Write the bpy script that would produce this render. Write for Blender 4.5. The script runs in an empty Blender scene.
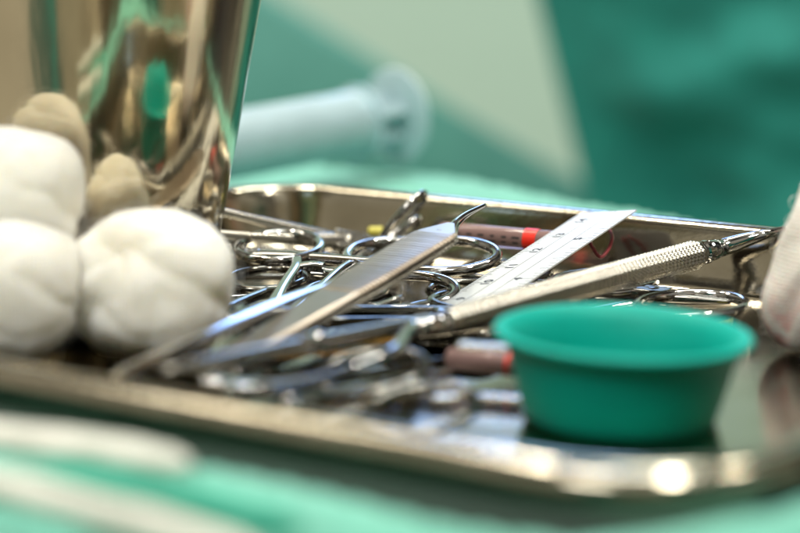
import bpy, math, random
from mathutils import Vector, Matrix, noise
R = math.radians
PI = math.pi
CM = 0.01
sc = bpy.context.scene
col = sc.collection

# ------------------------------------------------------------------ camera
F = 1900.0                     # focal length in photo pixels (800 wide)
CAM_H = 9.3                    # cm above the tray floor
PITCH = R(10.8)
cam_d = bpy.data.cameras.new('camera')
cam = bpy.data.objects.new('camera', cam_d)
col.objects.link(cam)
sc.camera = cam
cam.location = (0, 0, CAM_H * CM)
cam.rotation_euler = (PI / 2 - PITCH, 0, 0)
cam_d.sensor_width = 36
cam_d.lens = 36 * F / 800
cam_d.clip_start = 0.01
cam_d.clip_end = 50
cam_d.dof.use_dof = True
cam_d.dof.focus_distance = 0.444
cam_d.dof.aperture_fstop = cam_d.lens / 1000 / 0.0124
cam_d.dof.aperture_blades = 0

# ------------------------------------------------------------------ world
w = bpy.data.worlds.new('World')
sc.world = w
w.use_nodes = True
nt = w.node_tree
for n in list(nt.nodes):
    nt.nodes.remove(n)
def N(t, typ, **k):
    n = t.nodes.new(typ)
    for a, b in k.items():
        setattr(n, a, b)
    return n
def ramp(t, stops, interp='LINEAR'):
    r = N(t, 'ShaderNodeValToRGB')
    r.color_ramp.interpolation = interp
    e = r.color_ramp.elements
    while len(e) > 1:
        e.remove(e[-1])
    e[0].position, e[0].color = stops[0][0], (*stops[0][1], 1)
    for p, c in stops[1:]:
        x = e.new(p); x.color = (*c, 1)
    return r
out = N(nt, 'ShaderNodeOutputWorld')
bg = N(nt, 'ShaderNodeBackground')
tc = N(nt, 'ShaderNodeTexCoord')
mp = N(nt, 'ShaderNodeMapping')
mp.inputs['Scale'].default_value = (3.4, 3.4, .35)
mp.inputs['Location'].default_value = (1.3, 0.4, 0)
ns = N(nt, 'ShaderNodeTexNoise')
ns.inputs['Scale'].default_value = 1.6
ns.inputs['Detail'].default_value = 3
L_ = nt.links.new
L_(tc.outputs['Generated'], mp.inputs[0]); L_(mp.outputs[0], ns.inputs['Vector'])
at = N(nt, 'ShaderNodeMath', operation='ARCTAN2')
sx = N(nt, 'ShaderNodeSeparateXYZ'); L_(tc.outputs['Generated'], sx.inputs[0])
ng = N(nt, 'ShaderNodeMath', operation='MULTIPLY'); ng.inputs[1].default_value = -1
L_(sx.outputs['Y'], ng.inputs[0]); L_(sx.outputs['X'], at.inputs[0]); L_(ng.outputs[0], at.inputs[1])
ma = N(nt, 'ShaderNodeMath', operation='MULTIPLY_ADD'); ma.inputs[1].default_value = 1 / (2 * PI); ma.inputs[2].default_value = .44
L_(at.outputs[0], ma.inputs[0])
mb_ = N(nt, 'ShaderNodeMath', operation='MULTIPLY_ADD'); mb_.inputs[1].default_value = .12
L_(ns.outputs['Fac'], mb_.inputs[0]); L_(ma.outputs[0], mb_.inputs[2])
def az(d): return (d + 180) / 360
rm = ramp(nt, [(az(-175), (.4, .36, .26)), (az(-110), (.50, .45, .33)), (az(-34), (.55, .50, .38)), (az(-29), (.03, .10, .08)), (az(-20), (.10, .34, .26)), (az(-13), (.03, .04, .04)),
    (az(-8), (.42, .38, .26)), (az(2), (.16, .13, .08)), (az(7), (.62, .54, .36)), (az(12), (.08, .06, .035)), (az(28), (.12, .09, .05)), (az(32), (.005, .07, .045)), (az(46), (.01, .09, .06)),
    (az(50), (.34, .30, .20)), (az(68), (.22, .19, .11)), (az(76), (.60, .55, .40)), (az(82), (.35, .03, .02)), (az(87), (.60, .5, .3)), (az(96), (.03, .025, .02)), (az(118), (.02, .02, .03)), (az(135), (.06, .12, .18)), (az(170), (.3, .3, .22))])
L_(mb_.outputs[0], rm.inputs[0])
mr = N(nt, 'ShaderNodeMapRange', interpolation_type='SMOOTHSTEP')
mr.inputs['From Min'].default_value = .35; mr.inputs['From Max'].default_value = .7
L_(sx.outputs['Z'], mr.inputs['Value'])
mx = N(nt, 'ShaderNodeMix', data_type='RGBA')
L_(mr.outputs[0], mx.inputs['Factor']); L_(rm.outputs[0], mx.inputs[6])
n2_ = N(nt, 'ShaderNodeTexNoise'); n2_.inputs['Scale'].default_value = 2.3; n2_.inputs['Detail'].default_value = 1
L_(tc.outputs['Generated'], n2_.inputs['Vector'])
rt_ = ramp(nt, [(.40, (.015, .015, .015)), (.48, (.10, .10, .09)), (.53, (.62, .58, .47)), (.62, (.75, .72, .62))])
L_(n2_.outputs['Fac'], rt_.inputs[0]); L_(rt_.outputs[0], mx.inputs[7])
# the room beyond the table is the bright side
mr2 = N(nt, 'ShaderNodeMapRange', interpolation_type='SMOOTHSTEP')
mr2.inputs['From Min'].default_value = .2; mr2.inputs['From Max'].default_value = .75
L_(sx.outputs['Y'], mr2.inputs['Value'])
mx2 = N(nt, 'ShaderNodeMix', data_type='RGBA')
L_(mr2.outputs[0], mx2.inputs['Factor']); L_(mx.outputs[2], mx2.inputs[6])
rb = ramp(nt, [(.36, (.02, .02, .018)), (.45, (.10, .09, .06)), (.52, (.40, .36, .27)), (.58, (.06, .055, .04)), (.66, (.34, .32, .25))])
L_(ns.outputs['Fac'], rb.inputs[0]); L_(rb.outputs[0], mx2.inputs[7])
mr3 = N(nt, 'ShaderNodeMapRange', interpolation_type='SMOOTHSTEP')
mr3.inputs['From Min'].default_value = .80; mr3.inputs['From Max'].default_value = .93
L_(sx.outputs['Z'], mr3.inputs['Value'])
mx3 = N(nt, 'ShaderNodeMix', data_type='RGBA'); mx3.inputs[7].default_value = (.75, .68, .52, 1)
L_(mr3.outputs[0], mx3.inputs['Factor']); L_(mx2.outputs[2], mx3.inputs[6])
L_(mx3.outputs[2], bg.inputs[0]); bg.inputs[1].default_value = .9
L_(bg.outputs[0], out.inputs[0])

# ------------------------------------------------------------------ lamps
def area(name, loc, target, size, power, colr, sy=None):
    d = bpy.data.lights.new(name, 'AREA')
    d.shape = 'DISK' if sy is None else 'RECTANGLE'
    d.size = size
    if sy: d.size_y = sy
    d.energy = power; d.color = colr
    o = bpy.data.objects.new(name, d); col.objects.link(o)
    o.location = loc
    o.rotation_euler = (Vector(target) - Vector(loc)).to_track_quat('-Z', 'Y').to_euler()
    return o
T0 = (0, .42, 0)
area('surgical_lamp', (.22, .05, .80), T0, .08, 3.6, (1, .95, .84))
area('surgical_lamp', (-.22, .75, 1.0), T0, .08, 3.6, (1, .95, .84))
area('surgical_lamp', (.45, .62, .85), T0, .08, 2.2, (1, .94, .82))
area('window_light', (.10, 1.75, .60), T0, .28, 2.2, (.28, .48, 1), sy=.22)
area('fill_light', (-.45, -.45, 1.15), T0, .45, 12, (1, .97, .90), sy=.40)  # soft front fill added to lift the cotton, not a known lamp
cl = area('fill_light', (-.58, .92, 1.2), (0, .30, 0), .95, 5.0, (1, .92, .76), sy=.13)  # long strip added to draw a highlight along the tray rim
cl.rotation_euler = (Vector((.58, -.62, -1.2)).to_track_quat('-Z', 'Y') @ __import__('mathutils').Quaternion((0, 0, 1), 0)).to_euler()
area('fill_light', (.3, 1.15, 1.9), (0, 1.5, 0), .7, 21, (.96, 1, .96), sy=.4)  # added fill that brightens the wall and the far cloths

sc.view_settings.view_transform = 'Standard'
sc.view_settings.look = 'None'
sc.view_settings.exposure = 0
sc.view_settings.gamma = 1
sc.render.engine = 'CYCLES'
sc.cycles.use_denoising = True
sc.cycles.max_bounces = 10
sc.cycles.glossy_bounces = 6
sc.cycles.caustics_reflective = False
sc.cycles.caustics_refractive = False
sc.cycles.sample_clamp_indirect = 8

# ------------------------------------------------------------------ helpers
def P(px, py, z):
    """point of the scene (cm) at height z seen at photo pixel px, py"""
    X = (px - 400) / F; Y = -(py - 266.5) / F
    d = Vector((X, math.cos(PITCH) + Y * math.sin(PITCH), -math.sin(PITCH) + Y * math.cos(PITCH)))
    return Vector((0, 0, CAM_H)) + d * ((z - CAM_H) / d.z)
U = Vector((math.cos(R(32.7)), -math.sin(R(32.7)), 0))       # along the tray
V = Vector((math.sin(R(32.7)), math.cos(R(32.7)), 0))        # across the tray
def TS(s, q, z=0):
    return U * s + V * q + Vector((0, 0, z))

def thing(name, label, cat, loc=(0, 0, 0), group=None, mat=None):
    o = bpy.data.objects.new(name, None); col.objects.link(o)
    o.empty_display_size = .01
    if mat is None:
        o.location = Vector(loc) * CM
    else:
        o.matrix_world = mat
    return tag(o, label, cat, group)
def tag(o, label=None, cat=None, group=None, kind=None):
    if label: o['label'] = label
    if cat: o['category'] = cat
    if group: o['group'] = group
    if kind: o['kind'] = kind
    return o
def build(name, verts, faces, mat, parent=None, smooth=True, org=None, sub=0, auto=None, loc=None):
    """verts in cm; org is the cm point taken as the mesh's origin"""
    me = bpy.data.meshes.new(name)
    og = Vector(org) if org is not None else Vector((0, 0, 0))
    me.from_pydata([tuple((Vector(v) - og) * CM) for v in verts], [], faces)
    me.materials.append(mat)
    if smooth:
        me.polygons.foreach_set('use_smooth', [True] * len(me.polygons))
    me.validate()
    if auto is not None:
        me.set_sharp_from_angle(angle=R(auto))
    me.update()
    o = bpy.data.objects.new(name, me); col.objects.link(o)
    if parent: o.parent = parent
    elif loc is not None: o.location = Vector(loc) * CM
    if sub:
        m = o.modifiers.new('sub', 'SUBSURF'); m.levels = sub; m.render_levels = sub
    return o
class MB:
    def __init__(s): s.v = []; s.f = []
    def loft(s, rings, cap=True, closed=False):
        n = len(rings[0]); b = len(s.v)
        for r in rings: s.v += [Vector(p) for p in r]
        m = len(rings)
        for i in range(m if closed else m - 1):
            for j in range(n):
                a = b + i * n; c = b + ((i + 1) % m) * n
                s.f.append((a + j, a + (j + 1) % n, c + (j + 1) % n, c + j))
        if cap and not closed:
            s.f.append(tuple(b + j for j in reversed(range(n))))
            s.f.append(tuple(b + (m - 1) * n + j for j in range(n)))
        return s
    def box(s, c, dx, dy, dz):
        c, dx, dy, dz = map(Vector, (c, dx, dy, dz)); b = len(s.v)
        for k in (-1, 1):
            for i, j in ((-1, -1), (1, -1), (1, 1), (-1, 1)):
                s.v.append(c + dx * i + dy * j + dz * k)
        for q in ((3, 2, 1, 0), (4, 5, 6, 7), (0, 1, 5, 4), (1, 2, 6, 5), (2, 3, 7, 6), (3, 0, 4, 7)):
            s.f.append(tuple(b + i for i in q))
        return s
    def build(s, name, mat, parent=None, **k):
        return build(name, s.v, s.f, mat, parent, **k)
def catmull(pts, n):
    pts = [Vector(p) for p in pts]
    if len(pts) == 2: 
        return [pts[0].lerp(pts[1], i / n) for i in range(n + 1)]
    e = [pts[0] * 2 - pts[1]] + pts + [pts[-1] * 2 - pts[-2]]
    o = []
    for i in range(1, len(e) - 2):
        p0, p1, p2, p3 = e[i - 1:i + 3]
        for k in range(n):
            t = k / n
            o.append(.5 * ((2 * p1) + (p2 - p0) * t + (2 * p0 - 5 * p1 + 4 * p2 - p3) * t * t + (3 * p1 - p0 - 3 * p2 + p3) * t ** 3))
    o.append(pts[-1])
    return o
def interp(tab, t):
    if t <= tab[0][0]: return tab[0][1]
    for (a, x), (b, y) in zip(tab, tab[1:]):
        if t <= b: return x + (y - x) * (t - a) / (b - a)
    return tab[-1][1]
def sweep(mb, path, wid, thk, up=(0, 0, 1), seg=16, closed=False, power=2.0, cap=True):
    """elliptic / rounded-box section; wid, thk: numbers or tables over 0..1 (half sizes)"""
    n = len(path); rings = []
    ln = [0]
    for i in range(1, n): ln.append(ln[-1] + (path[i] - path[i - 1]).length)
    tot = ln[-1] or 1
    up = Vector(up)
    for i, p in enumerate(path):
        a = path[(i - 1) % n] if (closed or i > 0) else p
        b = path[(i + 1) % n] if (closed or i < n - 1) else p
        t = (b - a).normalized()
        s_ = t.cross(up).normalized(); u_ = s_.cross(t).normalized()
        f = ln[i] / tot
        W = interp(wid, f) if isinstance(wid, (list, tuple)) else wid
        H = interp(thk, f) if isinstance(thk, (list, tuple)) else thk
        r = []
        for k in range(seg):
            th = 2 * PI * (k + .5) / seg
            c, q = math.cos(th), math.sin(th)
            c = math.copysign(abs(c) ** (2 / power), c); q = math.copysign(abs(q) ** (2 / power), q)
            r.append(p + s_ * (W * c) + u_ * (H * q))
        rings.append(r)
    mb.loft(rings, cap=cap, closed=closed)
    return mb
def lathe(mb, prof, axis_o, axis_d, seg=48, cap=True):
    d = Vector(axis_d).normalized()
    a = d.orthogonal().normalized(); b = d.cross(a)
    o = Vector(axis_o)
    mb.loft([[o + d * h + (a * math.cos(2 * PI * k / seg) + b * math.sin(2 * PI * k / seg)) * r for k in range(seg)] for r, h in prof], cap=cap)
    return mb

# ------------------------------------------------------------------ materials
def mat(name):
    m = bpy.data.materials.new(name); m.use_nodes = True
    return m, m.node_tree, m.node_tree.nodes['Principled BSDF']
def metal(name, colr, rough, scratch=.0, scale=300, stretch=(1, 1, 1), rvar=.06, tint=None):
    m, t, b = mat(name)
    b.inputs['Metallic'].default_value = 1
    tc = N(t, 'ShaderNodeTexCoord'); mp = N(t, 'ShaderNodeMapping')
    mp.inputs['Scale'].default_value = stretch
    t.links.new(tc.outputs['Object'], mp.inputs[0])
    n1 = N(t, 'ShaderNodeTexNoise'); n1.inputs['Scale'].default_value = scale; n1.inputs['Detail'].default_value = 6
    t.links.new(mp.outputs[0], n1.inputs['Vector'])
    n2 = N(t, 'ShaderNodeTexNoise'); n2.inputs['Scale'].default_value = 45; n2.inputs['Detail'].default_value = 4
    t.links.new(tc.outputs['Object'], n2.inputs['Vector'])
    r = N(t, 'ShaderNodeMapRange')
    r.inputs['From Min'].default_value = .3; r.inputs['From Max'].default_value = .7
    r.inputs['To Min'].default_value = rough; r.inputs['To Max'].default_value = rough + rvar
    t.links.new(n2.outputs['Fac'], r.inputs['Value']); t.links.new(r.outputs[0], b.inputs['Roughness'])
    c = ramp(t, [(.3, tuple(x * .86 for x in colr)), (.6, colr)])
    if tint: 
        c = ramp(t, [(.3, tint), (.62, colr)])
    t.links.new(n2.outputs['Fac'], c.inputs[0]); t.links.new(c.outputs[0], b.inputs['Base Color'])
    if scratch:
        bp = N(t, 'ShaderNodeBump'); bp.inputs['Strength'].default_value = scratch; bp.inputs['Distance'].default_value = .0002 if scale > 100 else .004
        t.links.new(n1.outputs['Fac'], bp.inputs['Height']); t.links.new(bp.outputs[0], b.inputs['Normal'])
    return m
M = {}
M['tray'] = metal('brushed_tray_steel', (.42, .385, .31), .11, .25, 900, (.12, 1, 1), .06, tint=(.30, .27, .21))
M['chrome'] = metal('polished_instrument_steel', (.42, .415, .41), .05, .03, 700, rvar=.07)
M['satin'] = metal('satin_instrument_steel', (.37, .355, .315), .20, .15, 900, rvar=.10)
M['grip'] = metal('warm_grip_steel', (.62, .55, .47), .28, .1, 900, rvar=.08)
M['dark'] = metal('darkened_instrument_steel', (.17, .165, .15), .10, .1, 700, rvar=.12)  # steel darkened so the buried clamps deepen the shade in the pile
M['cup'] = metal('mirror_polished_steel', (.70, .62, .46), .05, .35, 26, (1, 1, .10), rvar=.05)
t = M['cup'].node_tree; b = t.nodes['Principled BSDF']
tg = N(t, 'ShaderNodeTangent', direction_type='RADIAL', axis='Z'); t.links.new(tg.outputs[0], b.inputs['Tangent'])
b.inputs['Anisotropic'].default_value = .93
for l in list(b.inputs['Roughness'].links): t.links.remove(l)
b.inputs['Roughness'].default_value = .10
M['gold'] = metal('gold_insert_metal', (.75, .48, .16), .2)
def cloth(name, colr, colr2=None, rough=.85, weave=2500, wstr=.25, soft=.0, sub=0, noise_scale=60):
    m, t, b = mat(name)
    tc = N(t, 'ShaderNodeTexCoord')
    n2 = N(t, 'ShaderNodeTexNoise'); n2.inputs['Scale'].default_value = noise_scale; n2.inputs['Detail'].default_value = 5
    t.links.new(tc.outputs['Object'], n2.inputs['Vector'])
    c = ramp(t, [(.35, colr2 or tuple(x * .85 for x in colr)), (.65, colr)])
    t.links.new(n2.outputs['Fac'], c.inputs[0]); t.links.new(c.outputs[0], b.inputs['Base Color'])
    b.inputs['Roughness'].default_value = rough
    b.inputs['Sheen Weight'].default_value = soft
    if sub:
        b.inputs['Subsurface Weight'].default_value = sub
        b.inputs['Subsurface Radius'].default_value = (1, .9, .75)
        b.inputs['Subsurface Scale'].default_value = .007
    a = N(t, 'ShaderNodeTexNoise'); a.inputs['Scale'].default_value = weave; a.inputs['Detail'].default_value = 3
    t.links.new(tc.outputs['Object'], a.inputs['Vector'])
    bp = N(t, 'ShaderNodeBump'); bp.inputs['Strength'].default_value = wstr; bp.inputs['Distance'].default_value = .0003
    t.links.new(a.outputs['Fac'], bp.inputs['Height']); t.links.new(bp.outputs[0], b.inputs['Normal'])
    return m
M['mint'] = cloth('mint_drape_fabric', (.15, .45, .36), (.13, .40, .32), soft=.2)
M['gown'] = cloth('green_gown_fabric', (.012, .225, .19), (.009, .18, .155), soft=.15)
M['teal'] = cloth('teal_towel_fabric', (.12, .34, .30), (.10, .30, .265), soft=.1)
M['dkgreen'] = cloth('rim_shade_dark_green', (.007, .028, .019), (.006, .02, .014))  # near-black green, shade under the tray rim put into the colour
M['wall'] = cloth('pale_wall_paint', (.62, .82, .71), (.59, .79, .68), rough=.6, wstr=.05)
M['cotton'] = cloth('white_cotton_gauze', (.95, .93, .86), (.92, .89, .80), rough=.95, weave=1100, wstr=.9, soft=.1, sub=1.0)
M['white_cloth'] = cloth('white_gauze_strip_fabric', (.60, .60, .55), (.5, .52, .47), rough=.9, sub=.1)
def plastic(name, colr, rough=.3, sub=0, trans=0, radius=(1, 1, 1), sscale=.004, ior=1.46):
    m, t, b = mat(name)
    tc = N(t, 'ShaderNodeTexCoord'); n = N(t, 'ShaderNodeTexNoise'); n.inputs['Scale'].default_value = 90
    t.links.new(tc.outputs['Object'], n.inputs['Vector'])
    c = ramp(t, [(.35, tuple(x * .93 for x in colr)), (.65, colr)])
    t.links.new(n.outputs['Fac'], c.inputs[0]); t.links.new(c.outputs[0], b.inputs['Base Color'])
    b.inputs['Roughness'].default_value = rough
    b.inputs['IOR'].default_value = ior
    if sub:
        b.inputs['Subsurface Weight'].default_value = sub
        b.inputs['Subsurface Radius'].default_value = radius
        b.inputs['Subsurface Scale'].default_value = sscale
    b.inputs['Transmission Weight'].default_value = trans
    return m
M['green_plastic'] = plastic('turquoise_plastic', (.0, .32, .265), .5, .30, radius=(.02, 1, .8))
M['green_plastic'].node_tree.nodes['Principled BSDF'].inputs['Specular IOR Level'].default_value = .22
M['clear'] = plastic('milky_clear_plastic', (.72, .86, .95), .25, 0, .55, ior=1.2)
M['syr'] = plastic('pale_blue_translucent_plastic', (.68, .89, .98), .22, .0, .48, ior=1.15)
M['red'] = plastic('red_plastic', (.80, .025, .01), .35)
M['yellow'] = plastic('yellow_plastic', (.75, .68, .12), .4)
M['rwhite'] = plastic('white_ruler_plastic', (.60, .61, .60), .35, .1)
M['ink'] = plastic('black_ink', (.012, .012, .014), .5)
M['pink'] = plastic('pink_suture_thread', (.62, .10, .12), .35)
M['pinktube'] = plastic('pinkish_vial_plastic', (.50, .32, .30), .12, 0, .6, ior=1.25)
def weave(m, strength=.5, scale=420):
    t = m.node_tree; b = t.nodes['Principled BSDF']
    tc = N(t, 'ShaderNodeTexCoord'); old = b.inputs['Normal'].links[0].from_node
    w1 = N(t, 'ShaderNodeTexWave', bands_direction='Z'); w2 = N(t, 'ShaderNodeTexWave', bands_direction='X')
    for w_ in (w1, w2):
        w_.inputs['Scale'].default_value = scale; w_.inputs['Distortion'].default_value = 1.5; w_.inputs['Detail Scale'].default_value = .6
        t.links.new(tc.outputs['Object'], w_.inputs['Vector'])
    a = N(t, 'ShaderNodeMath', operation='ADD'); t.links.new(w1.outputs['Fac'], a.inputs[0]); t.links.new(w2.outputs['Fac'], a.inputs[1])
    bp = N(t, 'ShaderNodeBump'); bp.inputs['Strength'].default_value = strength; bp.inputs['Distance'].default_value = .00025
    t.links.new(a.outputs[0], bp.inputs['Height']); t.links.new(old.outputs[0], bp.inputs['Normal']); t.links.new(bp.outputs[0], b.inputs['Normal'])
weave(M['cotton'], .3)
# stained gauze: own colour marks
m, t, b = mat('blood_stained_gauze')
tc = N(t, 'ShaderNodeTexCoord')
n1 = N(t, 'ShaderNodeTexNoise'); n1.inputs['Scale'].default_value = 130; n1.inputs['Detail'].default_value = 5
n1.inputs['Distortion'].default_value = 1.2
t.links.new(tc.outputs['Object'], n1.inputs['Vector'])
sp = N(t, 'ShaderNodeSeparateXYZ'); t.links.new(tc.outputs['Object'], sp.inputs[0])
mr1 = N(t, 'ShaderNodeMapRange'); mr1.inputs['From Min'].default_value = -.008; mr1.inputs['From Max'].default_value = -.020
t.links.new(sp.outputs['Z'], mr1.inputs['Value'])
ml = N(t, 'ShaderNodeMath', operation='MULTIPLY'); t.links.new(mr1.outputs[0], ml.inputs[0])
rr_ = ramp(t, [(.50, (0, 0, 0)), (.60, (.8, .8, .8))]); t.links.new(n1.outputs['Fac'], rr_.inputs[0])
t.links.new(rr_.outputs[0], ml.inputs[1])
mixc = N(t, 'ShaderNodeMix', data_type='RGBA'); mixc.inputs[6].default_value = (.80, .76, .70, 1); mixc.inputs[7].default_value = (.70, .36, .33, 1)
t.links.new(ml.outputs[0], mixc.inputs['Factor']); t.links.new(mixc.outputs[2], b.inputs['Base Color'])
b.inputs['Roughness'].default_value = .95; b.inputs['Subsurface Weight'].default_value = .25; b.inputs['Subsurface Scale'].default_value = .003
n3 = N(t, 'ShaderNodeTexNoise'); n3.inputs['Scale'].default_value = 1300; n3.inputs['Detail'].default_value = 4
t.links.new(tc.outputs['Object'], n3.inputs['Vector'])
bp = N(t, 'ShaderNodeBump'); bp.inputs['Strength'].default_value = .7; bp.inputs['Distance'].default_value = .0004
t.links.new(n3.outputs['Fac'], bp.inputs['Height']); t.links.new(bp.outputs[0], b.inputs['Normal'])
M['stained'] = m
weave(m, .3, 380)

# ------------------------------------------------------------------ tray footprint
SC, QC, HA, HB, RC = -20.7, 32.7, 11.3, 10.0, 2.8
def rrect(off, z, n=14):
    a = HA + off; b_ = HB + off; r = max(RC + off, .3)
    pts = []
    for cx, cy, a0 in ((a - r, b_ - r, 0), (-(a - r), b_ - r, 90), (-(a - r), -(b_ - r), 180), (a - r, -(b_ - r), 270)):
        for k in range(n + 1):
            t_ = R(a0 + 90 * k / n)
            pts.append(TS(SC + cx + r * math.cos(t_), QC + cy + r * math.sin(t_), z))
    return pts
def sdf(x, y):
    p = Vector((x, y, 0))
    a = abs(p.dot(U) - SC) - (HA - RC); b_ = abs(p.dot(V) - QC) - (HB - RC)
    return math.hypot(max(a, 0), max(b_, 0)) + min(max(a, b_), 0) - RC

# ------------------------------------------------------------------ surroundings
def sm(a, b, x):
    t_ = min(1, max(0, (x - a) / (b - a))); return t_ * t_ * (3 - 2 * t_)
def drape_h(x, y):
    d = sdf(x, y)
    h = -.22
    n_ = noise.noise(Vector((x * .16, y * .16, 3.1)))
    n2 = noise.noise(Vector((x * .45, y * .3, 7.7)))
    qq = Vector((x, y, 0)).dot(V); ss = Vector((x, y, 0)).dot(U)
    far = 54.2 - .30 * (ss + 27.3) + .4 * n_
    drop = max(0, qq - far) * 2.2 + max(0, 18.6 - qq + n_) * 2.2 + max(0, -33.4 - ss) * 2.2 * sm(46, 43, qq) + max(0, ss + 2.5 + n_) * 2.2
    if drop > 0: return max(-45, -.22 - drop + .3 * n_ - .25 * math.exp(-drop))
    if d > 0:
        k = sm(0, 2.0, d)
        h += k * (.35 * n_ + .12 * n2)
        p = Vector((x, y, 0)); q = p.dot(V); s = p.dot(U)
        front = sm(25.0, 22.0, q) * sm(9, 0, s + 8.5) if True else 0
        hh = interp([(-24, 1.0), (-21.3, 1.1), (-18, 1.25), (-13, 1.2), (-11, 1.3), (-10, 1.45), (-8.5, 1.75), (-6, 1.8), (-3, 1.6)], s)
        g = math.exp(-((d - 1.58) / .80) ** 2) + .55 * math.exp(-((d - 4.2 - .6 * n_) / .9) ** 2)
        h += (hh + .12) * g * sm(30.5, 24.0, q) * 1.0
        h += (.5 + .4 * n2) * math.exp(-((d - 6.5) / 1.3) ** 2) * sm(30, 24, q)
    return h
v = []; f = []
xs = [-60 + i * 1.0 for i in range(44)] + [-16 + i * .35 for i in range(92)] + [16.5 + i * 1.0 for i in range(46)]
ys = [-30 + i for i in range(44)] + [14 + i * .35 for i in range(110)] + [53 + i * .6 for i in range(90)] + [107.5 + 3 * i for i in range(12)]
for y in ys:
    for x in xs: v.append(Vector((x, y, drape_h(x, y))))
nx = len(xs)
for j in range(len(ys) - 1):
    for i in range(nx - 1):
        a = j * nx + i; f.append((a, a + 1, a + 1 + nx, a + nx))
o = build('table_drape', v, f, M['mint']); tag(o, kind='structure')

# pale wall far behind
mb = MB(); mb.box((0, 215, 20), (160, 0, 0), (0, 2, 0), (0, 0, 70))
o = mb.build('wall', M['wall'], smooth=False); tag(o, kind='structure')
# teal bundled towel that rises behind the tray
def sheet(name, A, B, C, D, nu, nv, fn, matl, thick=.15, org=None):
    """grid between bottom edge A->B and top edge D->C, displaced by fn along its normal"""
    A, B, C, D = map(Vector, (A, B, C, D))
    nrm = (B - A).cross(D - A).normalized(); vs = []; fs = []
    for j in range(nv + 1):
        for i in range(nu + 1):
            s, t_ = i / nu, j / nv
            p = (A.lerp(B, s)).lerp(D.lerp(C, s), t_)
            vs.append(p + nrm * fn(s, t_, p))
    for j in range(nv):
        for i in range(nu):
            a = j * (nu + 1) + i; fs.append((a, a + 1, a + nu + 2, a + nu + 1))
    o = build(name, vs, fs, matl, org=org or A, loc=org or A)
    m_ = o.modifiers.new('thickness', 'SOLIDIFY'); m_.thickness = thick * CM
    return o
def PD(px, py, d):
    X = (px - 400) / F; Y = -(py - 266.5) / F
    r = Vector((X, math.cos(PITCH) + Y * math.sin(PITCH), -math.sin(PITCH) + Y * math.cos(PITCH)))
    return Vector((0, 0, CAM_H)) + r * (d / r.y)
o = sheet('teal_towel', PD(-250, 420, 158), PD(900, 560, 150), PD(660, 232, 150), PD(150, -78, 158), 60, 50,
          lambda s, t_, p: 1.8 * math.sin(s * 9 + 3 * t_) * .8 + 2.5 * noise.noise(p * .05), M['teal'], .8)
tag(o, 'smooth teal towel hanging with a slanted upper edge behind the syringe', 'towel')
# green gown hanging on the right
def gfold(s, t_, p):
    return 1.5 * gfold0(p) * sm(0, .2, s)
def gfold0(p):
    p = p * .62
    q = Vector((p.x * .10 + p.z * .07, p.y * .1, p.z * .16 - p.x * .03))
    return 3.2 * noise.noise(q) + 1.6 * noise.noise(q * 2.3 + Vector((5, 1, 2))) + 1.0 * math.sin(p.z * .35 + p.x * .22 + 2 * noise.noise(q))
o = sheet('surgical_gown', PD(640, 420, 124), PD(1150, 440, 110), PD(1150, -330, 110), PD(508, -120, 124), 110, 90, gfold, M['gown'], .2)
tag(o, 'dark green wrinkled surgical gown hanging in the right background', 'gown')

# ------------------------------------------------------------------ tray
tr = thing('instrument_tray', 'shallow rectangular stainless steel tray holding all the instruments', 'tray', TS(SC, QC, -.1))
org = TS(SC, QC, -.1)
prof = [(-9.0, 0), (-6, 0), (-2.2, 0), (-1.35, 0), (-1.05, .06), (-.85, .22), (-.72, .5), (-.52, 1.1), (-.42, 1.42), (-.36, 1.52)]
floor_rings = [rrect(o_, z) for o_, z in prof]
mb = MB(); mb.loft(floor_rings, cap=False)
mb.f.append(tuple(range(len(floor_rings[0]))))
mb.loft([rrect(o_, z - (.09 if o_ < -1 else 0)) for o_, z in [(-.30, 1.46), (-.36, 1.3), (-.46, 1.0), (-.64, .5), (-.78, .14), (-1.0, -.0), (-1.4, -.0), (-9.0, -.0)]], cap=False)
mb.f.append(tuple(len(mb.v) - 1 - k for k in range(len(floor_rings[0]))))
mb.build('basin', M['tray'], tr, org=org)
mb = MB()
rim = []
for k in range(17):
    a = R(200 - 235 * k / 16 * 1.12)
    rim.append((.0 + .36 * math.cos(a), 1.46 + .2 * math.sin(a)))
rim = [(-.36, 1.50), (-.30, 1.60), (-.2, 1.66), (-.05, 1.69), (.12, 1.68), (.26, 1.62), (.34, 1.52), (.36, 1.40), (.33, 1.30), (.25, 1.25),
       (.2, 1.27), (.26, 1.36), (.26, 1.46), (.2, 1.54), (.08, 1.60), (-.08, 1.61), (-.2, 1.57), (-.30, 1.47)]
mb.loft([rrect(a, z) for a, z in rim], closed=True)
mb.build('rolled_rim', M['tray'], tr, org=org)

# ------------------------------------------------------------------ steel beaker
bx, by = -6.98, 42.6
mb = MB()
prof = [(.02, .02), (2.1, .02), (2.35, .06), (2.48, .2), (2.56, .45)]
for i in range(24):
    z = .7 + i * .42; prof.append((2.55 + .172 * z - .05 * math.exp(-z), z))
zt = .7 + 23 * .42; rt = 2.55 + .172 * zt
prof += [(rt + .10, zt + .05), (rt + .13, zt + .13), (rt + .08, zt + .2), (rt - .02, zt + .18)]
for i in range(12):
    z = zt - i * (zt - .4) / 11; prof.append((2.47 + .172 * z, z))
prof.append((.02, .3))
lathe(mb, prof, (bx, by, .12), (0.012, .055, 1), 128)
o = mb.build('steel_beaker', M['cup'], org=(bx, by, 0), loc=(bx, by, 0), auto=50)
tag(o, 'tall mirror polished steel beaker standing behind the cotton swabs', 'beaker')

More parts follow.
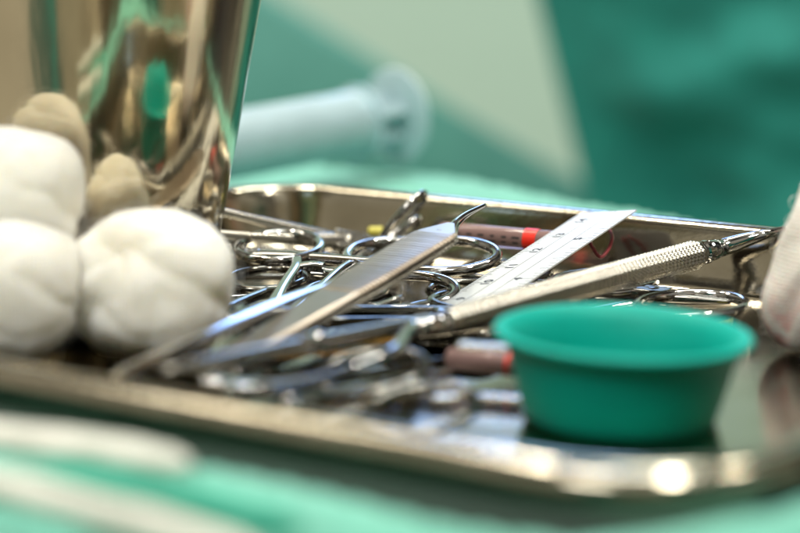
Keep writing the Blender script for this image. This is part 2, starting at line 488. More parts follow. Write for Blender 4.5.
# ------------------------------------------------------------------ cotton swabs
def swab(name, c, rad, seed, pole, label, n=6, mt='cotton', folds=.09, dimple=.28, group=None, lump=.12, extra=None, cre=.65):
    """gathered gauze ball: folds run out from a pinched pole"""
    c = Vector(c); pole = Vector(pole).normalized(); a = pole.orthogonal().normalized(); b_ = pole.cross(a)
    NU, NV = 160, 110; vs = []; fs = []
    for j in range(NV + 1):
        th = PI * j / NV
        for i in range(NU):
            ph = 2 * PI * i / NU
            d = pole * math.cos(th) + (a * math.cos(ph) + b_ * math.sin(ph)) * math.sin(th)
            r = 1.0
            tw = ph + 1.1 * th + .5 * noise.noise(d * 1.5 + Vector((seed, 0, 0)))
            fo = abs(math.sin(n * tw * .5 + .6 * noise.noise(d * 2 + Vector((0, seed, 0))))) ** .7
            fall = math.exp(-((th - .45) / .55) ** 2) + .35 * math.exp(-((th - 1.3) / .6) ** 2)
            r += folds * (fo - .6) * fall
            r -= dimple * math.exp(-(th / .22) ** 2)
            r += lump * noise.noise(d * 1.25 + Vector((seed * 3.1, 1, 2))) + .02 * noise.noise(d * 3.4 + Vector((seed, 4, 2)))
            # a few crossing creases
            for cn, ct, ca in ((Vector((.5, .3, .8)), .15, .07), (Vector((-.6, .5, .55)), -.1, .06), (Vector((.2, -.7, .6)), .35, .05)):
                t_ = d.dot(cn.normalized()) - ct + .12 * noise.noise(d * 2.2 + Vector((seed, seed, 0)))
                r -= cre * ca * math.exp(-(t_ / .09) ** 2) * sm(-.3, .5, noise.noise(d * 1.1 + cn * 3))
            if mt == 'cotton': r *= (abs(d.x) ** 2.6 + abs(d.y) ** 2.6 + abs(d.z) ** 2.6) ** (-1 / 2.6) * .95
            p = Vector((d.x * rad[0], d.y * rad[1], d.z * rad[2])) * r
            if extra: p = extra(p, d)
            vs.append(p)
    for j in range(NV):
        for i in range(NU):
            fs.append((j * NU + i, (j + 1) * NU + i, (j + 1) * NU + (i + 1) % NU, j * NU + (i + 1) % NU))
    zmin = min(q.z for q in vs)
    o = build(name, vs, fs, M[mt], loc=c, org=(0, 0, 0))
    rnd = random.Random(int(seed * 10)); mb = MB()
    for k in range(420):
        i = rnd.randrange(len(vs)); p = vs[i]; nn = Vector((p.x / rad[0] ** 2, p.y / rad[1] ** 2, p.z / rad[2] ** 2)).normalized()
        tg = nn.orthogonal(); tg.rotate(Matrix.Rotation(rnd.random() * 2 * PI, 3, nn)); l_ = .08 + .28 * rnd.random()
        h_ = l_ * (.15 + .5 * rnd.random())
        pp = [p - nn * .02, p + tg * l_ * .35 + nn * h_ * .7, p + tg * l_ * .8 + nn * h_, p + tg * l_ * 1.1 + nn * h_ * rnd.random()]
        sweep(mb, catmull(pp, 3), .0035, .0035, up=nn.cross(tg), seg=4)
    fb = mb.build('loose_fibres', M[mt], o); fb['kind'] = 'stuff'
    return tag(o, label, 'cotton swab' if mt == 'cotton' else 'gauze', group)
S3 = 'round cotton swabs piled in front of the beaker'
swab('cotton_swab', (-5.12, 38.2, 1.66), (1.72, 1.5, 1.62), 2.3, (-.35, -.72, .62),
     'small white cotton swab with a pinched dimple, alone right of the stacked pair', n=5, folds=.055, dimple=.17, group=S3, lump=.13)
swab('cotton_swab', (-7.75, 37.3, 1.75), (1.42, 1.35, 1.50), 5.1, (-.7, -.2, .5),
     'lower cotton swab of the stacked pair at the left edge', n=3, folds=.02, dimple=.03, group=S3, lump=.08)
swab('cotton_swab', (-8.0, 38.3, 3.45), (1.65, 1.35, 1.50), 8.4, (-.8, .1, .5),
     'upper cotton swab resting on top of another at the left edge', n=3, folds=.02, dimple=.03, group=S3, lump=.08)
def lean(p, d):
    p.x += -.12 * (p.z + 2.3) * -1 * .0
    p.x += .28 * p.z + .10 * noise.noise(p * .9)
    if p.z < -2.4: p.z = -2.4 + (p.z + 2.4) * .2
    return p
gz = swab('gauze_wad', (10.05, 39.2, 2.6), (2.15, 1.7, 3.05), 11.2, (.2, -.3, 1),
          'crumpled white gauze wad with pink blood stains at the right edge', n=9, mt='stained', folds=.09, dimple=.1, lump=.14, cre=1.2, extra=lean)

# ------------------------------------------------------------------ green cup
cc = Vector((4.02, 33.8, .03))
cup = thing('plastic_cup', 'small turquoise green plastic cup standing in the front of the tray', 'cup', cc)
ax = Vector((.028, 0, 1)).normalized()
mb = MB()
lathe(mb, [(.02, 0), (1.65, 0), (1.75, .05), (1.79, .14), (1.91, .6), (2.03, 1.05), (2.16, 1.46), (2.22, 1.50), (2.33, 1.53), (2.36, 1.58), (2.34, 1.64), (2.27, 1.67),
           (2.17, 1.64), (1.98, 1.4), (1.9, 1.0), (1.8, .5), (1.68, .15), (1.4, .09), (.02, .09)], (0, 0, 0), ax, 96)
mb.build('cup_wall', M['green_plastic'], cup, auto=60)

# ------------------------------------------------------------------ ruler
r14, r9 = P(577, 222, 1.66), P(457, 300, .55)
e = Vector((r14.x - r9.x, r14.y - r9.y, 0)); e.normalize()
wv = Vector((e.y, -e.x, .15)).normalized()
step = math.hypot(r14.x - r9.x, r14.y - r9.y) / 5
def RP(s, w_, up=0):
    """point on the ruler at s cm marks, w_ cm from the left edge"""
    z = .55 + (1.66 - .55) / 5 * (s - 9)
    if s < 9.5:                                  # flattens out towards the tray floor
        k = 9.5 - s; z = .55 + .111 * 1 - .222 * k + .038 * k * k
    p = Vector((r9.x, r9.y, 0)) + e * (s - 9) * step
    sl = .222 if s >= 9.5 else .222 - .076 * (9.5 - s)
    nrm = (Vector((0, 0, 1)) - e * sl - Vector((wv.x, wv.y, 0)) * .15).normalized()
    return p + Vector((0, 0, z)) + wv * (w_ - .3) + nrm * up
S0, S1 = 6.3, 14.62
RW = 1.62
ro = RP(10, .8)
rul = thing('ruler', 'white plastic ruler with black numbers leaning on the back rim', 'ruler', ro)
mb = MB()
mb.loft([[RP(s, 0, -.018), RP(s, RW, -.018), RP(s, RW, .018), RP(s, 0, .018)] for s in [S0 + (S1 - S0) * i / 60 for i in range(61)]])
mb.build('blade', M['rwhite'], rul, org=ro, auto=40)
def strip(mb, s0, w0, s1, w1, t_=.02):
    k = max(1, int(abs(s1 - s0) * 6))
    d = Vector((s1 - s0, w1 - w0)).normalized(); q = Vector((-d.y, d.x)) * t_ / 2
    for i in range(k):
        a = (s0 + (s1 - s0) * i / k, w0 + (w1 - w0) * i / k); c = (s0 + (s1 - s0) * (i + 1) / k, w0 + (w1 - w0) * (i + 1) / k)
        b0 = len(mb.v)
        for (ss, ww) in ((a[0] + q.x, a[1] + q.y), (a[0] - q.x, a[1] - q.y), (c[0] - q.x, c[1] - q.y), (c[0] + q.x, c[1] + q.y)):
            mb.v.append(RP(ss, ww, .0205))
        mb.f.append((b0, b0 + 1, b0 + 2, b0 + 3))
mb = MB()
LA, LB = .60, 1.04
strip(mb, S0, LA, S1, LA, .018); strip(mb, S0, LB, S1, LB, .018)
for k in range(int(S0 * 10) + 1, 146):
    s = k / 10
    strip(mb, s, .02, s, .30 if k % 10 == 0 else (.22 if k % 5 == 0 else .14), .02)
for k in range(40, 92):
    s = k * 2.54 / 16
    if S0 < s < 14.5: 
        ln = .42 if k % 16 == 0 else .32 if k % 8 == 0 else .26 if k % 4 == 0 else .2 if k % 2 == 0 else .13
        strip(mb, s, RW - .02 - ln, s, RW - .02, .022)
mb.build('scale_marks', M['ink'], rul, org=ro, smooth=False)
def numeral(txt, s, w_, size):
    cu = bpy.data.curves.new('numeral', 'FONT'); cu.body = txt; cu.size = size; cu.align_x = 'CENTER'; cu.align_y = 'CENTER'
    cu.offset = .010; cu.resolution_u = 4
    to = bpy.data.objects.new('tmp', cu); col.objects.link(to)
    bpy.context.view_layer.update()
    me = bpy.data.meshes.new_from_object(to.evaluated_get(bpy.context.evaluated_depsgraph_get()))
    vs = [RP(s + v_.co.x, w_ - v_.co.y, .022) for v_ in me.vertices]; fs = [tuple(p.vertices) for p in me.polygons]
    bpy.data.objects.remove(to); bpy.data.meshes.remove(me)
    build('numeral', vs, fs, M['ink'], rul, smooth=False, org=ro)
for k in range(7, 15): numeral(str(k), k + .0, .43, .33)
for k in (3, 4, 5): numeral(str(k), k * 2.54, LB + .13, .30)

# ------------------------------------------------------------------ ring handled clamps
def clamp(label, R1, R2, jdir, L, J, ra, rb, wire=.13, rmat='chrome', gold=False, teeth=True, cat='clamp', bend=.0, group='ring handled clamps on the tray', shank=.14):
    R1, R2 = Vector(R1), Vector(R2)
    Y = (R1 - R2).normalized(); X = -(Vector(jdir) - Y * Vector(jdir).dot(Y)).normalized(); Z = X.cross(Y)
    if Z.z < 0: pass
    g = (R1 - R2).length / 2
    O = (R1 + R2) / 2 - X * L
    mw = Matrix((( X.x, Y.x, Z.x, O.x * CM), (X.y, Y.y, Z.y, O.y * CM), (X.z, Y.z, Z.z, O.z * CM), (0, 0, 0, 1)))
    t_ = thing('ring_clamp', label, cat, group=group, mat=mw)
    mt = M[rmat]
    for sg in (1, -1):
        # finger ring, flattened oval wire
        path = [Vector((L + ra * math.cos(a), sg * g + rb * math.sin(a), 0)) for a in [2 * PI * k / 56 for k in range(56)]]
        mb = MB(); sweep(mb, path, wire, wire * .95, seg=16, closed=True, power=2.2); mb.build('finger_ring', mt, t_)
        gy = sg * (g - rb * .72)
        aX = L - ra * .82
        path = catmull([(0.0, -sg * .05, sg * .05), (L * .14, sg * .12, sg * .07), (L * .45, sg * max(.2, (g - rb) * .45 + .18), sg * .06), (L * .72, sg * max(.3, (g - rb) * .8 + .2), sg * .03), (aX, gy, 0)], 10)
        mb = MB(); sweep(mb, path, [(0, .24), (.15, .2), (.5, shank), (1, wire * 1.05)], [(0, .13), (.3, .12), (1, wire * .9)], seg=16, power=2.8)
        mb.build('shank', mt, t_)
        if teeth:
            y0 = max(.3, (g - rb) * .8 + .2); xr = L * .74
            mb = MB()
            ln = y0 + .15
            sweep(mb, catmull([(xr, sg * y0, sg * .04), (xr + .05, sg * (y0 - ln * .5), sg * .10), (xr + .03, sg * (y0 - ln), sg * .10)], 6), .13, .075, seg=12, power=3.5)
            for k in range(4):
                yy = sg * (y0 - ln * (.55 + .12 * k))
                mb.box((xr + .04, yy, sg * .02), (.1, 0, 0), (0, .02, 0), (0, 0, .05))
            mb.build('ratchet', mt, t_, auto=40)
        path = catmull([(.15, -sg * .08, sg * .03), (-J * .3, -sg * .13, 0), (-J * .7, -sg * .08 + bend * .3, 0), (-J, -sg * .04 + bend, 0)], 8)
        mb = MB(); sweep(mb, path, [(0, .2), (.3, .15), (1, .05)], [(0, .15), (.5, .12), (1, .05)], seg=14, power=3)
        mb.build('jaw', M['gold'] if gold else mt, t_)
    mb = MB(); mb.box((0, 0, 0), (.42, 0, 0), (0, .27, 0), (0, 0, .18))
    o = mb.build('box_lock', mt, t_, smooth=True, auto=30)
    bv = o.modifiers.new('bevel', 'BEVEL'); bv.width = .05 * CM; bv.segments = 3
    mb = MB(); lathe(mb, [(.01, .2), (.1, .2), (.13, .185), (.14, .16), (.14, -.16), (.13, -.185), (.1, -.2), (.01, -.2)], (0, 0, 0), (0, 0, 1), 24)
    mb.build('pivot_screw', mt, t_, auto=40)
    return t_
# clamp whose left ring lies by the beaker (over the others)
A1 = P(279, 247, .95)
clamp('chrome clamp with its left finger ring beside the beaker and shank reaching the swab', A1, A1 + Vector((2.75, -.55, -.1)),
      (-1.0, -5.1, -.45), 6.6, 3.2, 1.28, 1.02)
# clamp with two rings showing right of the ribbed forceps
B1, B2 = P(445, 256, .98), P(402, 292, .52)
clamp('chrome clamp with both finger rings showing between the ribbed forceps and the ruler', B1, B2, (-.95, .30, -.04), 5.0, 2.2, 1.3, 1.02)
# clamp whose jaws reach out from behind the beaker
dv = Vector((.877, .43, -.215))
dv.normalize(); pv = Vector((-1.35, 48.4, .70)); mid = pv - dv * 6.4; rv = Vector((-.25, .55, .78)); rv = (rv - dv * rv.dot(dv)).normalized() * 1.2
clamp('long thin clamp with spread grey shanks lying along the back left corner of the tray', mid + rv, mid - rv, dv, 6.4, 2.4, 1.2, .9, wire=.11, rmat='satin', teeth=False, shank=.10)
# ring behind the green cup
C1 = P(692, 305, .5); C2 = C1 + Vector((-1.75, 2.3, .05))
clamp('needle holder with gold jaws and one finger ring showing behind the turquoise cup', C1, C2, (-.80, -.58, .0), 7.2, 3.0, 1.33, 1.05, gold=True, cat='needle holder')
# extra clamps added low in the pile, dark steel to deepen its gaps
E1 = P(366, 262, .25)
clamp('darker clamp lying flat under the ribbed forceps with level shanks pointing at the beaker', E1 + Vector((.4, 1.1, 0)), E1 + Vector((-.4, -1.1, 0)), (-.95, -.28, 0), 4.6, 2.0, 1.2, .95, rmat='dark')
G1 = P(330, 318, .3)
clamp('darker clamp low in the pile between the flat blue forceps and the round probe', G1 + Vector((2.5, .5, .0)), G1 + Vector((.5, 1.6, .0)), (-.75, -.62, 0), 5.0, 2.4, 1.2, .9, rmat='dark')
H1 = P(476, 326, .3)
clamp('darker clamp whose rings lie beneath the knurled handle near the ruler', H1 + Vector((.3, 1.9, .1)), H1 + Vector((.9, -.2, 0)), (-.93, -.33, .05), 5.6, 2.6, 1.25, .95, rmat='dark')
K1 = P(345, 292, .5)
clamp('darker clamp between the bluish flat forceps and the left finger ring', K1, K1 + Vector((-1.9, 1.0, .1)), (-.2, -.97, -.04), 4.4, 2.0, 1.1, .85, wire=.11, rmat='dark')
K2 = P(372, 372, .7)
clamp('darker clamp nearest the front rim, its rings left of the small banded vial', K2, K2 + Vector((.9, -1.55, -.3)), (-.90, .30, .03), 3.6, 1.6, 1.05, .8, wire=.11, rmat='dark')
K3 = P(505, 272, .5)
clamp('darker clamp passing under the middle of the ruler towards the back wall', K3, K3 + Vector((-.8, -1.9, -.1)), (.86, -.3, .0), 4.0, 1.8, 1.1, .85, wire=.11, rmat='dark')
# rings standing on edge behind the ribbed forceps
D1, D2 = P(403, 217, 1.45), P(404, 237, .95)
t_ = thing('towel_clip', 'small dark towel clip with two finger rings standing on edge behind the ribbed forceps', 'clip', P(395, 240, .5))
og = P(395, 240, .5)
for nm, a, b_, wd in (('finger_ring', P(384, 243, .62), P(421, 194, 2.02), .55), ('finger_ring', P(398, 243, .55), P(417, 219, 1.35), .4)):
    a, b_ = Vector(a), Vector(b_)
    c_ = (a + b_) / 2; h_ = (b_ - a) / 2
    side = Vector((.42, .9, .1)).normalized() * .75 if wd > .5 else Vector((.35, .9, 0)).normalized() * .55
    path = [c_ + h_ * math.cos(k * 2 * PI / 48) + side * math.sin(k * 2 * PI / 48) for k in range(48)]
    mb = MB(); sweep(mb, path, .1, .1, up=h_.cross(side), seg=14, closed=True); mb.build(nm, M['chrome'], t_, org=og)
mb = MB(); sweep(mb, catmull([P(386, 243, .62), P(372, 250, .5), P(352, 262, .5)], 8), [(0, .11), (1, .07)], .09, seg=12)
sweep(mb, catmull([P(399, 243, .55), P(385, 256, .45), P(352, 265, .45)], 8), [(0, .11), (1, .07)], .09, seg=12)
mb.build('shank', M['chrome'], t_, org=og)

# ------------------------------------------------------------------ ribbed tissue forceps
tip = P(485, 205, 2.35); sh = P(451, 224, 2.16); rear = P(205, 372, .62)
axd = (sh - rear).normalized()
wd = Vector((axd.y, -axd.x, 0)).normalized(); wd = (wd + Vector((0, 0, .02))).normalized()
nr = wd.cross(axd).normalized()
Lb = (sh - rear).length
fo = rear
tf = thing('tissue_forceps', 'thumb forceps with a wide finely ribbed grip and thin upturned tip', 'forceps', fo)
def arm(mt, lower):
    rings = []; nseg = 620
    for i in range(nseg + 1):
        f_ = i / nseg; x = f_ * Lb
        W = interp([(0, .30), (.10, .36), (.3, .42), (.52, .52), (.60, .56), (.90, .57), (.935, .52), (.97, .3), (1, .10)], f_)
        H = interp([(0, .07), (.5, .06), (.95, .05), (1, .05)], f_)
        zz = -.02 - (.20 * math.sin(PI * min(1, f_ * .93) * .9) if lower else 0)
        ctr = rear + axd * x + nr * zz - wd * (.6 * (W / .62) * .0)
        rib = 0
        if .50 < f_ < .925:
            ph = (x % .14) / .14
            rib = .03 if ph < .62 else -.045
        r = []
        # top has rib, edges bevelled and serrated
        ser = .025 * (1 if (x % .14) / .14 < .5 else -1) if .50 < f_ < .925 else 0
        for (a, c_) in ((-1, -.3), (-1, .2), (-.9, 1), (-.45, 1.0), (0, 1.0), (.45, 1.0), (.86, 1), (1, .2), (1, -.3), (.9, -1), (0, -1), (-.9, -1)):
            hh = H * c_ * (-1 if lower else 1)
            if c_ == 1: hh += (rib if abs(a) < .86 else rib * .5) * (-1 if lower else 1)
            r.append(ctr + wd * (W * a + (ser if a >= .86 else 0)) + nr * hh)
        rings.append(r)
    mb = MB(); mb.loft(rings)
    return mb
arm(M['grip'], False).build('grip_arm', M['grip'], tf, org=fo, auto=25)
arm(M['satin'], True).build('grip_arm', M['satin'], tf, org=fo, auto=25)
for lo in (0, 1):
    off = nr * (-.13 if lo else 0)
    mb = MB()
    pth = catmull([sh - axd * .55 + off, P(450, 231, 2.02) + off, P(456, 221.5, 2.14) + off * .8, P(467, 213.5, 2.24) + off * .35, tip + off * .05], 10)
    sweep(mb, pth, [(0, .1), (.25, .11), (.6, .065), (1, .045)], [(0, .04), (.3, .06), (1, .045)], up=nr, seg=12, power=2.6)
    mb.build('tip', M['chrome'], tf, org=fo)

# ------------------------------------------------------------------ knurled double ended instrument
hA, hB = P(698, 254, 1.25), P(448, 321, .98)     # ends of the knurled handle
hd = (hB - hA).normalized(); hL = (hB - hA).length
ha = hd.cross(Vector((0, 0, 1))).normalized(); hb = ha.cross(hd).normalized()
cu_ = thing('curette', 'double ended hand instrument with a thick knurled eight sided steel handle', 'dental instrument', hA)
rings = []; n = int(hL / .014)
for i in range(n + 1):
    x = hL * i / n; r = []
    e_ = min(x, hL - x)
    for k in range(96):
        a = 2 * PI * k / 96
        oc = interp([(0, .315), (1, .255)], i / n) / math.cos(((a + PI / 8) % (PI / 4)) - PI / 8)
        kn = .030 * math.sin(2 * PI * x / .135) * (.62 + .38 * math.cos(24 * a))
        rr2 = oc + (kn if .12 < e_ else -.01)
        rr2 *= sm(-.03, .06, e_) * .12 + .88
        r.append(hA + hd * x + (ha * math.cos(a) + hb * math.sin(a)) * rr2)
    rings.append(r)
mb = MB(); mb.loft(rings); mb.build('knurled_handle', M['satin'], cu_, org=hA)
def working_end(base, d, pts, org, k_=1):
    mb = MB()
    lathe(mb, [(.01, -.02), (.27, -.02), (.285, 0), (.285, .05), (.23, .08), (.23, .14), (.28, .17), (.285, .3), (.26, .33), (.22, .35), (.22, .40), (.255, .43), (.25, .62), (.23, .68)] if k_ == 1 else [(a_ * k_, b_2) for a_, b_2 in [(.01, -.02), (.27, -.02), (.285, 0), (.285, .05), (.23, .08), (.23, .14), (.28, .17), (.285, .3), (.26, .33), (.22, .35), (.22, .40), (.255, .43), (.25, .62), (.23, .68)]], base, d, 48)
    mb.build('ferrule', M['chrome'], cu_, org=org, auto=35)
    mb = MB()
    d = Vector(d).normalized()
    pth = catmull([base + d * .66, base + d * 1.1] + pts, 12)
    sweep(mb, pth, [(0, .235 * k_), (.3, .19 * k_), (.6, .11 * k_), (.8, .06), (1, .035)], [(0, .235 * k_), (.3, .19 * k_), (.6, .10 * k_), (.8, .05), (1, .03)], seg=20)
    mb.build('neck', M['chrome'], cu_, org=org)
working_end(hA, -hd, [PD(762, 235.2, 44.3), PD(786, 228.5, 44.6), PD(814, 226, 44.6)], hA)
working_end(hB, hd, [P(392, 352, 1.05), P(350, 368, .95), P(305, 381, .95), P(268, 389, 1.0)], hA, .8)

# ------------------------------------------------------------------ smooth rod and flat dressing forceps
a, b_ = P(462, 314, .75), P(163, 371, 1.5)
pr = thing('steel_probe', 'smooth round steel probe lying across the front of the instrument pile', 'probe', a)
mb = MB(); sweep(mb, catmull([a, a.lerp(b_, .5) + Vector((0, 0, -.02)), b_], 16), [(0, .06), (.12, .16), (.5, .19), (.9, .15), (1, .04)], [(0, .06), (.12, .14), (.5, .17), (.9, .13), (1, .04)], seg=20)
mb.build('shaft', M['satin'], pr, org=a)
mb = MB(); c_ = a.lerp(b_, .56); dd = (b_ - a).normalized()
lathe(mb, [(.15, -.28), (.21, -.26), (.215, -.1), (.19, -.06), (.19, .02), (.215, .06), (.21, .26), (.15, .28)], c_, dd, 32)
mb.build('collar', M['chrome'], pr, org=a, auto=35)

a, b_ = P(152, 366, 1.15), P(343, 279, 1.25)
df = thing('dressing_forceps', 'slim flat thumb forceps with bluish shine running from the cotton swab to the ribbed forceps', 'forceps', a)
dd = (b_ - a).normalized(); sd = Vector((dd.y, -dd.x, 0)).normalized()
up_ = Vector((.22, -.08, .97))
for lo in (0, 1):
    pts = []
    for k in range(5):
        t_ = k / 4; p = a.lerp(b_, t_)
        if lo: p = p - sd * (.75 * (1 - t_) ** 1 * .9 + .03) + Vector((0, 0, -.28 * (1 - t_)))
        p = p + Vector((0, 0, .12 * math.sin(PI * t_)))
        pts.append(p)
    mb = MB(); sweep(mb, catmull(pts, 12), [(0, .13), (.1, .17), (.5, .15), (1, .08)], [(0, .06), (1, .05)], up=up_, seg=16, power=4)
    mb.build('blade_arm', M['chrome'], df, org=a, auto=35)

# more shafts lying under the pile
def shaft(name, label, cat, pts, wid, thk, mt='chrome', up=(0, 0, 1), power=2.6, group=None):
    p0 = Vector(pts[0])
    mb = MB(); sweep(mb, catmull(pts, 14), wid, thk, up=up, seg=16, power=power)
    o = mb.build(name, M[mt], org=p0, loc=p0)
    return tag(o, label, cat, group)
G = 'slender steel probes under the pile'
shaft('thin_probe', 'thin steel probe lying level just below the finger ring by the beaker', 'probe', [P(196, 276, .25), P(260, 277, .22), P(345, 276, .2), P(395, 272, .2)], [(0, .05), (.2, .1), (1, .07)], .08, group=G)
shaft('thin_probe', 'lowest thin probe on the tray floor between the cotton swab and the flat forceps', 'probe', [P(200, 300, .18), P(260, 296, .16), P(352, 290, .15)], [(0, .05), (.2, .13), (1, .1)], .09, group=G)
shaft('thin_probe', 'bluish thin probe crossing under the ribbed forceps towards the elongated finger ring', 'probe', [P(232, 372, .55), P(300, 347, .45), P(352, 318, .4), P(402, 297, .75)], [(0, .12), (.3, .14), (1, .08)], .06, group=G, power=4)
shaft('scalpel_handle', 'flat steel scalpel handle with bluish shine in front of the round probe', 'scalpel handle', [P(202, 379, .95), P(262, 386, .8), P(350, 372, .5)], [(0, .2), (.2, .27), (1, .15)], .08, power=4)
shaft('probe_shaft', 'dark straight steel shaft low along the front of the pile above the rim', 'probe', [P(285, 402, .8), P(370, 387, .45), P(450, 372, .3)], [(0, .09), (.5, .13), (1, .08)], .1)

shaft('flat_handle', 'pale flat steel handle end lying level just above the small banded vial', 'instrument handle', [P(458, 345, .95), P(500, 347, .95), P(556, 352, .9)], .2, .06, mt='satin', power=4, group='flat handles by the small vial')
shaft('flat_handle', 'lowest flat steel handle end, nearest the rim left of the turquoise cup', 'instrument handle', [P(430, 398, .16), P(480, 396, .16), P(530, 400, .16)], .2, .06, mt='satin', power=4, group='flat handles by the small vial')
shaft('thin_probe', 'dark thin probe in front of the round steel probe, ending near the small vial', 'probe', [P(262, 396, .55), P(350, 378, .4), P(448, 360, .3)], [(0, .08), (.5, .12), (1, .07)], .09, mt='dark', group=G)
shaft('thin_probe', 'dark thin probe crossing the gap between the flat blue forceps and the swab', 'probe', [P(120, 372, .9), P(180, 345, .8), P(245, 305, .6)], [(0, .12), (.5, .15), (1, .07)], .08, mt='dark', group=G)

# ------------------------------------------------------------------ vials with red bands
def vial(label, a, b_, rad, band, prints, group):
    a, b_ = Vector(a), Vector(b_); d = (b_ - a).normalized(); L = (b_ - a).length
    t_ = thing('sample_vial', label, 'vial', a, group)
    mb = MB(); lathe(mb, [(rad * .5, 0), (rad * .9, .03), (rad, .12), (rad, L - .12), (rad * .9, L - .03), (rad * .5, L)], a, d, 40)
    mb.build('tube', M['pinktube'], t_, org=a, auto=50)
    for x, wdt in band:
        mb = MB(); lathe(mb, [(rad * .9, x - wdt / 2), (rad * 1.06, x - wdt / 2), (rad * 1.06, x + wdt / 2), (rad * .9, x + wdt / 2)], a, d, 40)
        mb.build('red_band', M['red'], t_, org=a, auto=40)
    s_ = d.cross(Vector((0, 0, 1))).normalized()
    if s_.y > 0: s_ = -s_
    u_ = s_.cross(d) if s_.cross(d).z > 0 else d.cross(s_)
    rnd = random.Random(3)
    mb = MB()
    for k in range(prints):
        x = L * (.18 + .55 * k / max(1, prints))
        for ang in (15, -12):
            n_ = s_ * math.cos(R(ang)) + u_ * math.sin(R(ang)); tt = u_ * math.cos(R(ang)) - s_ * math.sin(R(ang))
            mb.box(a + d * x + n_ * (rad + .006), d * (.05 + .05 * rnd.random()), tt * .022, n_ * .004)
    if prints: mb.build('print_marks', M['ink'], t_, org=a, smooth=False)
    return t_
GV = 'vials with red bands'
vial('pinkish vial with black print and red band, lying under the ruler', P(440, 232, 1.15), P(566, 243, 1.15), .27, [(2.55, .34)], 6, GV)
vial('vial with red band at its right end lying left of the turquoise cup', P(448, 358, .42), P(522, 366, .42), .23, [(1.34, .08)], 0, GV)

# yellow stopper
ya = P(369, 233, .75); mb = MB(); lathe(mb, [(.01, 0), (.15, 0), (.17, .03), (.17, .34), (.15, .37), (.01, .37)], ya, (1, -.15, .05), 28)
tag(mb.build('yellow_stopper', M['yellow'], org=ya, loc=ya, auto=40), 'tiny yellow plastic stopper by the rings standing on edge', 'stopper')
ya = P(712, 318, .2); mb = MB(); lathe(mb, [(.01, 0), (.15, 0), (.17, .03), (.17, .42), (.15, .45), (.01, .45)], ya, (1, -.3, .05), 28)
tag(mb.build('yellow_stopper', M['yellow'], org=ya, loc=ya, auto=40), 'small yellow plastic stopper inside the finger ring behind the turquoise cup', 'stopper')

# pink thread loop
p0 = PD(600, 236, 45.2)
pth = catmull([PD(598, 228, 46.2), PD(590, 240, 45.4), PD(594, 250, 45.1), PD(601, 257, 45.0), PD(609, 248, 45.2), PD(612, 236, 45.6), PD(606, 226, 46.2)], 8)
mb = MB(); sweep(mb, pth, .045, .045, up=(0, 1, .1), seg=10)
tag(mb.build('suture_thread', M['pink'], org=p0, loc=p0), 'looped pink suture thread hanging by the end of the ruler', 'thread')

# red cap and dark clip just behind the cup, left
p0 = P(574, 289, .3); mb = MB(); lathe(mb, [(.01, 0), (.13, 0), (.15, .05), (.15, .4), (.12, .45), (.01, .45)], p0, (1, .2, .1), 24)
tag(mb.build('red_cap', M['red'], org=p0, loc=p0, auto=40), 'small red plastic cap under the right edge of the ruler', 'cap')

# ------------------------------------------------------------------ syringe behind the tray
sa, sb = PD(205, 150, 60.5), PD(395, 116, 66.3)
sd_ = (sb - sa).normalized(); SL = (sb - sa).length
sy = thing('syringe', 'large pale blue plastic syringe lying behind the tray, plunger disc to the right', 'syringe', sa)
mb = MB(); BL = SL * .78
lathe(mb, [(1.08, -3.0), (1.12, -2.9), (1.12, BL), (1.3, BL + .02), (1.3, BL + .16), (1.12, BL + .18), (1.0, BL + .17), (1.0, -2.9)], sa, sd_, 64)
mb.build('barrel', M['syr'], sy, org=sa, auto=40)
mb = MB(); a1 = sd_.orthogonal().normalized(); a2 = sd_.cross(a1)
q1 = (a1 * math.cos(.5) + a2 * math.sin(.5)); q2 = sd_.cross(q1)
mid = sa + sd_ * (SL * .45)
mb.box(mid, sd_ * (SL * .53), q1 * .9, q2 * .2); mb.box(mid, sd_ * (SL * .5299), q2 * .9, q1 * .201)
mb.build('plunger_rod', M['syr'], sy, org=sa, smooth=False)
mb = MB(); lathe(mb, [(.01, SL - .1), (1.55, SL - .1), (1.66, SL - .05), (1.68, SL + .08), (1.58, SL + .14), (1.42, SL + .08), (.01, SL + .06)], sa, sd_, 64)
mb.build('thumb_disc', M['syr'], sy, org=sa, auto=40)

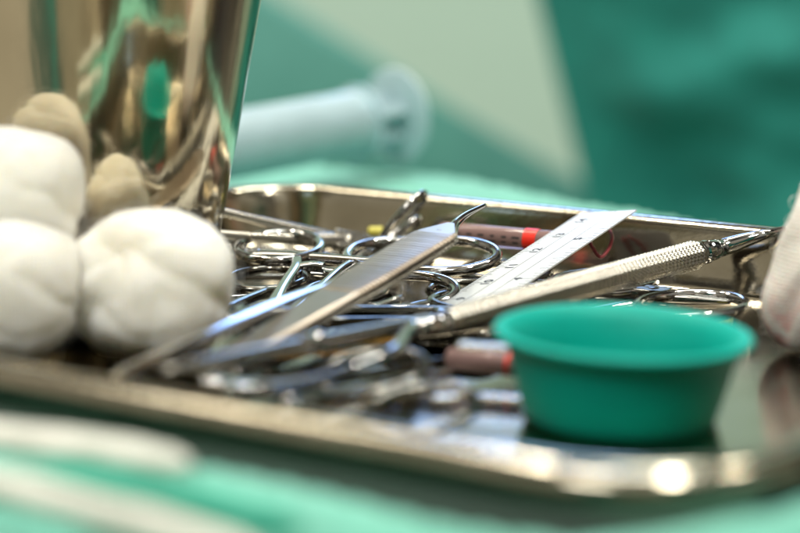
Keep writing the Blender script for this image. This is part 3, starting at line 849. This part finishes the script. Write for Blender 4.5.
# ------------------------------------------------------------------ foreground folds
def roll(name, label, cat, pts, wid, thk, mt, seed=0):
    p0 = Vector(pts[0]); path = catmull(pts, 16); mb = MB(); rings = []
    n = len(path)
    for i, p in enumerate(path):
        a = path[max(0, i - 1)]; b_ = path[min(n - 1, i + 1)]; t_ = (b_ - a).normalized()
        s_ = t_.cross(Vector((0, 0, 1))).normalized(); u_ = s_.cross(t_)
        f_ = i / (n - 1); k_ = min(1, min(f_, 1 - f_) * 8 + .15)
        r = []
        for k in range(28):
            a_ = 2 * PI * k / 28; q = s_ * math.cos(a_) * wid + u_ * math.sin(a_) * thk
            w_ = 1 + .16 * noise.noise(Vector((f_ * 7, math.cos(a_) * 1.2, math.sin(a_) * 1.2 + seed)))
            r.append(p + q * (w_ * math.sqrt(k_)))
        rings.append(r)
    mb.loft(rings)
    o = mb.build(name, M[mt], org=p0, loc=p0)
    return tag(o, label, cat)
roll('gauze_strip', 'rolled white gauze strip lying on the drape in the left foreground', 'gauze',
     [PD(-90, 462, 26.0), PD(20, 490, 24.8), PD(150, 524, 23.8), PD(270, 566, 22.8)], .26, .2, 'white_cloth')
mb = MB()
mb.loft([rrect(.5, -.14), rrect(.65, -.05), rrect(.66, .4), rrect(.74, .9), rrect(.86, 1.15), rrect(1.05, 1.22), rrect(1.3, 1.0), rrect(1.5, .6), rrect(1.8, .3), rrect(1.8, -.1), rrect(1.6, -.16), rrect(.9, -.2)], closed=True)  # band added below the rim, its dark colour stands in for shadow
p0 = TS(SC, QC, -.2)
tag(mb.build('rim_shade_band', M['dkgreen'], org=p0, loc=p0), 'dark green towel band added under the tray rim, near black to stand in for shadow', 'towel')
M['midgreen'] = cloth('mid_green_fold_fabric', (.03, .30, .21), (.02, .24, .17))
roll('green_cloth', 'green cloth fold between the drape edge and the white gauze strip', 'cloth',
     [PD(40, 474, 26.2), PD(120, 486, 25.6), PD(210, 505, 25.0), PD(300, 530, 24.4)], .30, .2, 'midgreen', 3)
roll('gauze_sheet', 'pale gauze fold highest in the left foreground, just under the tray rim', 'gauze',
     [PD(-80, 428, 28.0), PD(20, 438, 27.4), PD(110, 450, 26.8), PD(190, 466, 26.4)], .34, .2, 'white_cloth', 9)
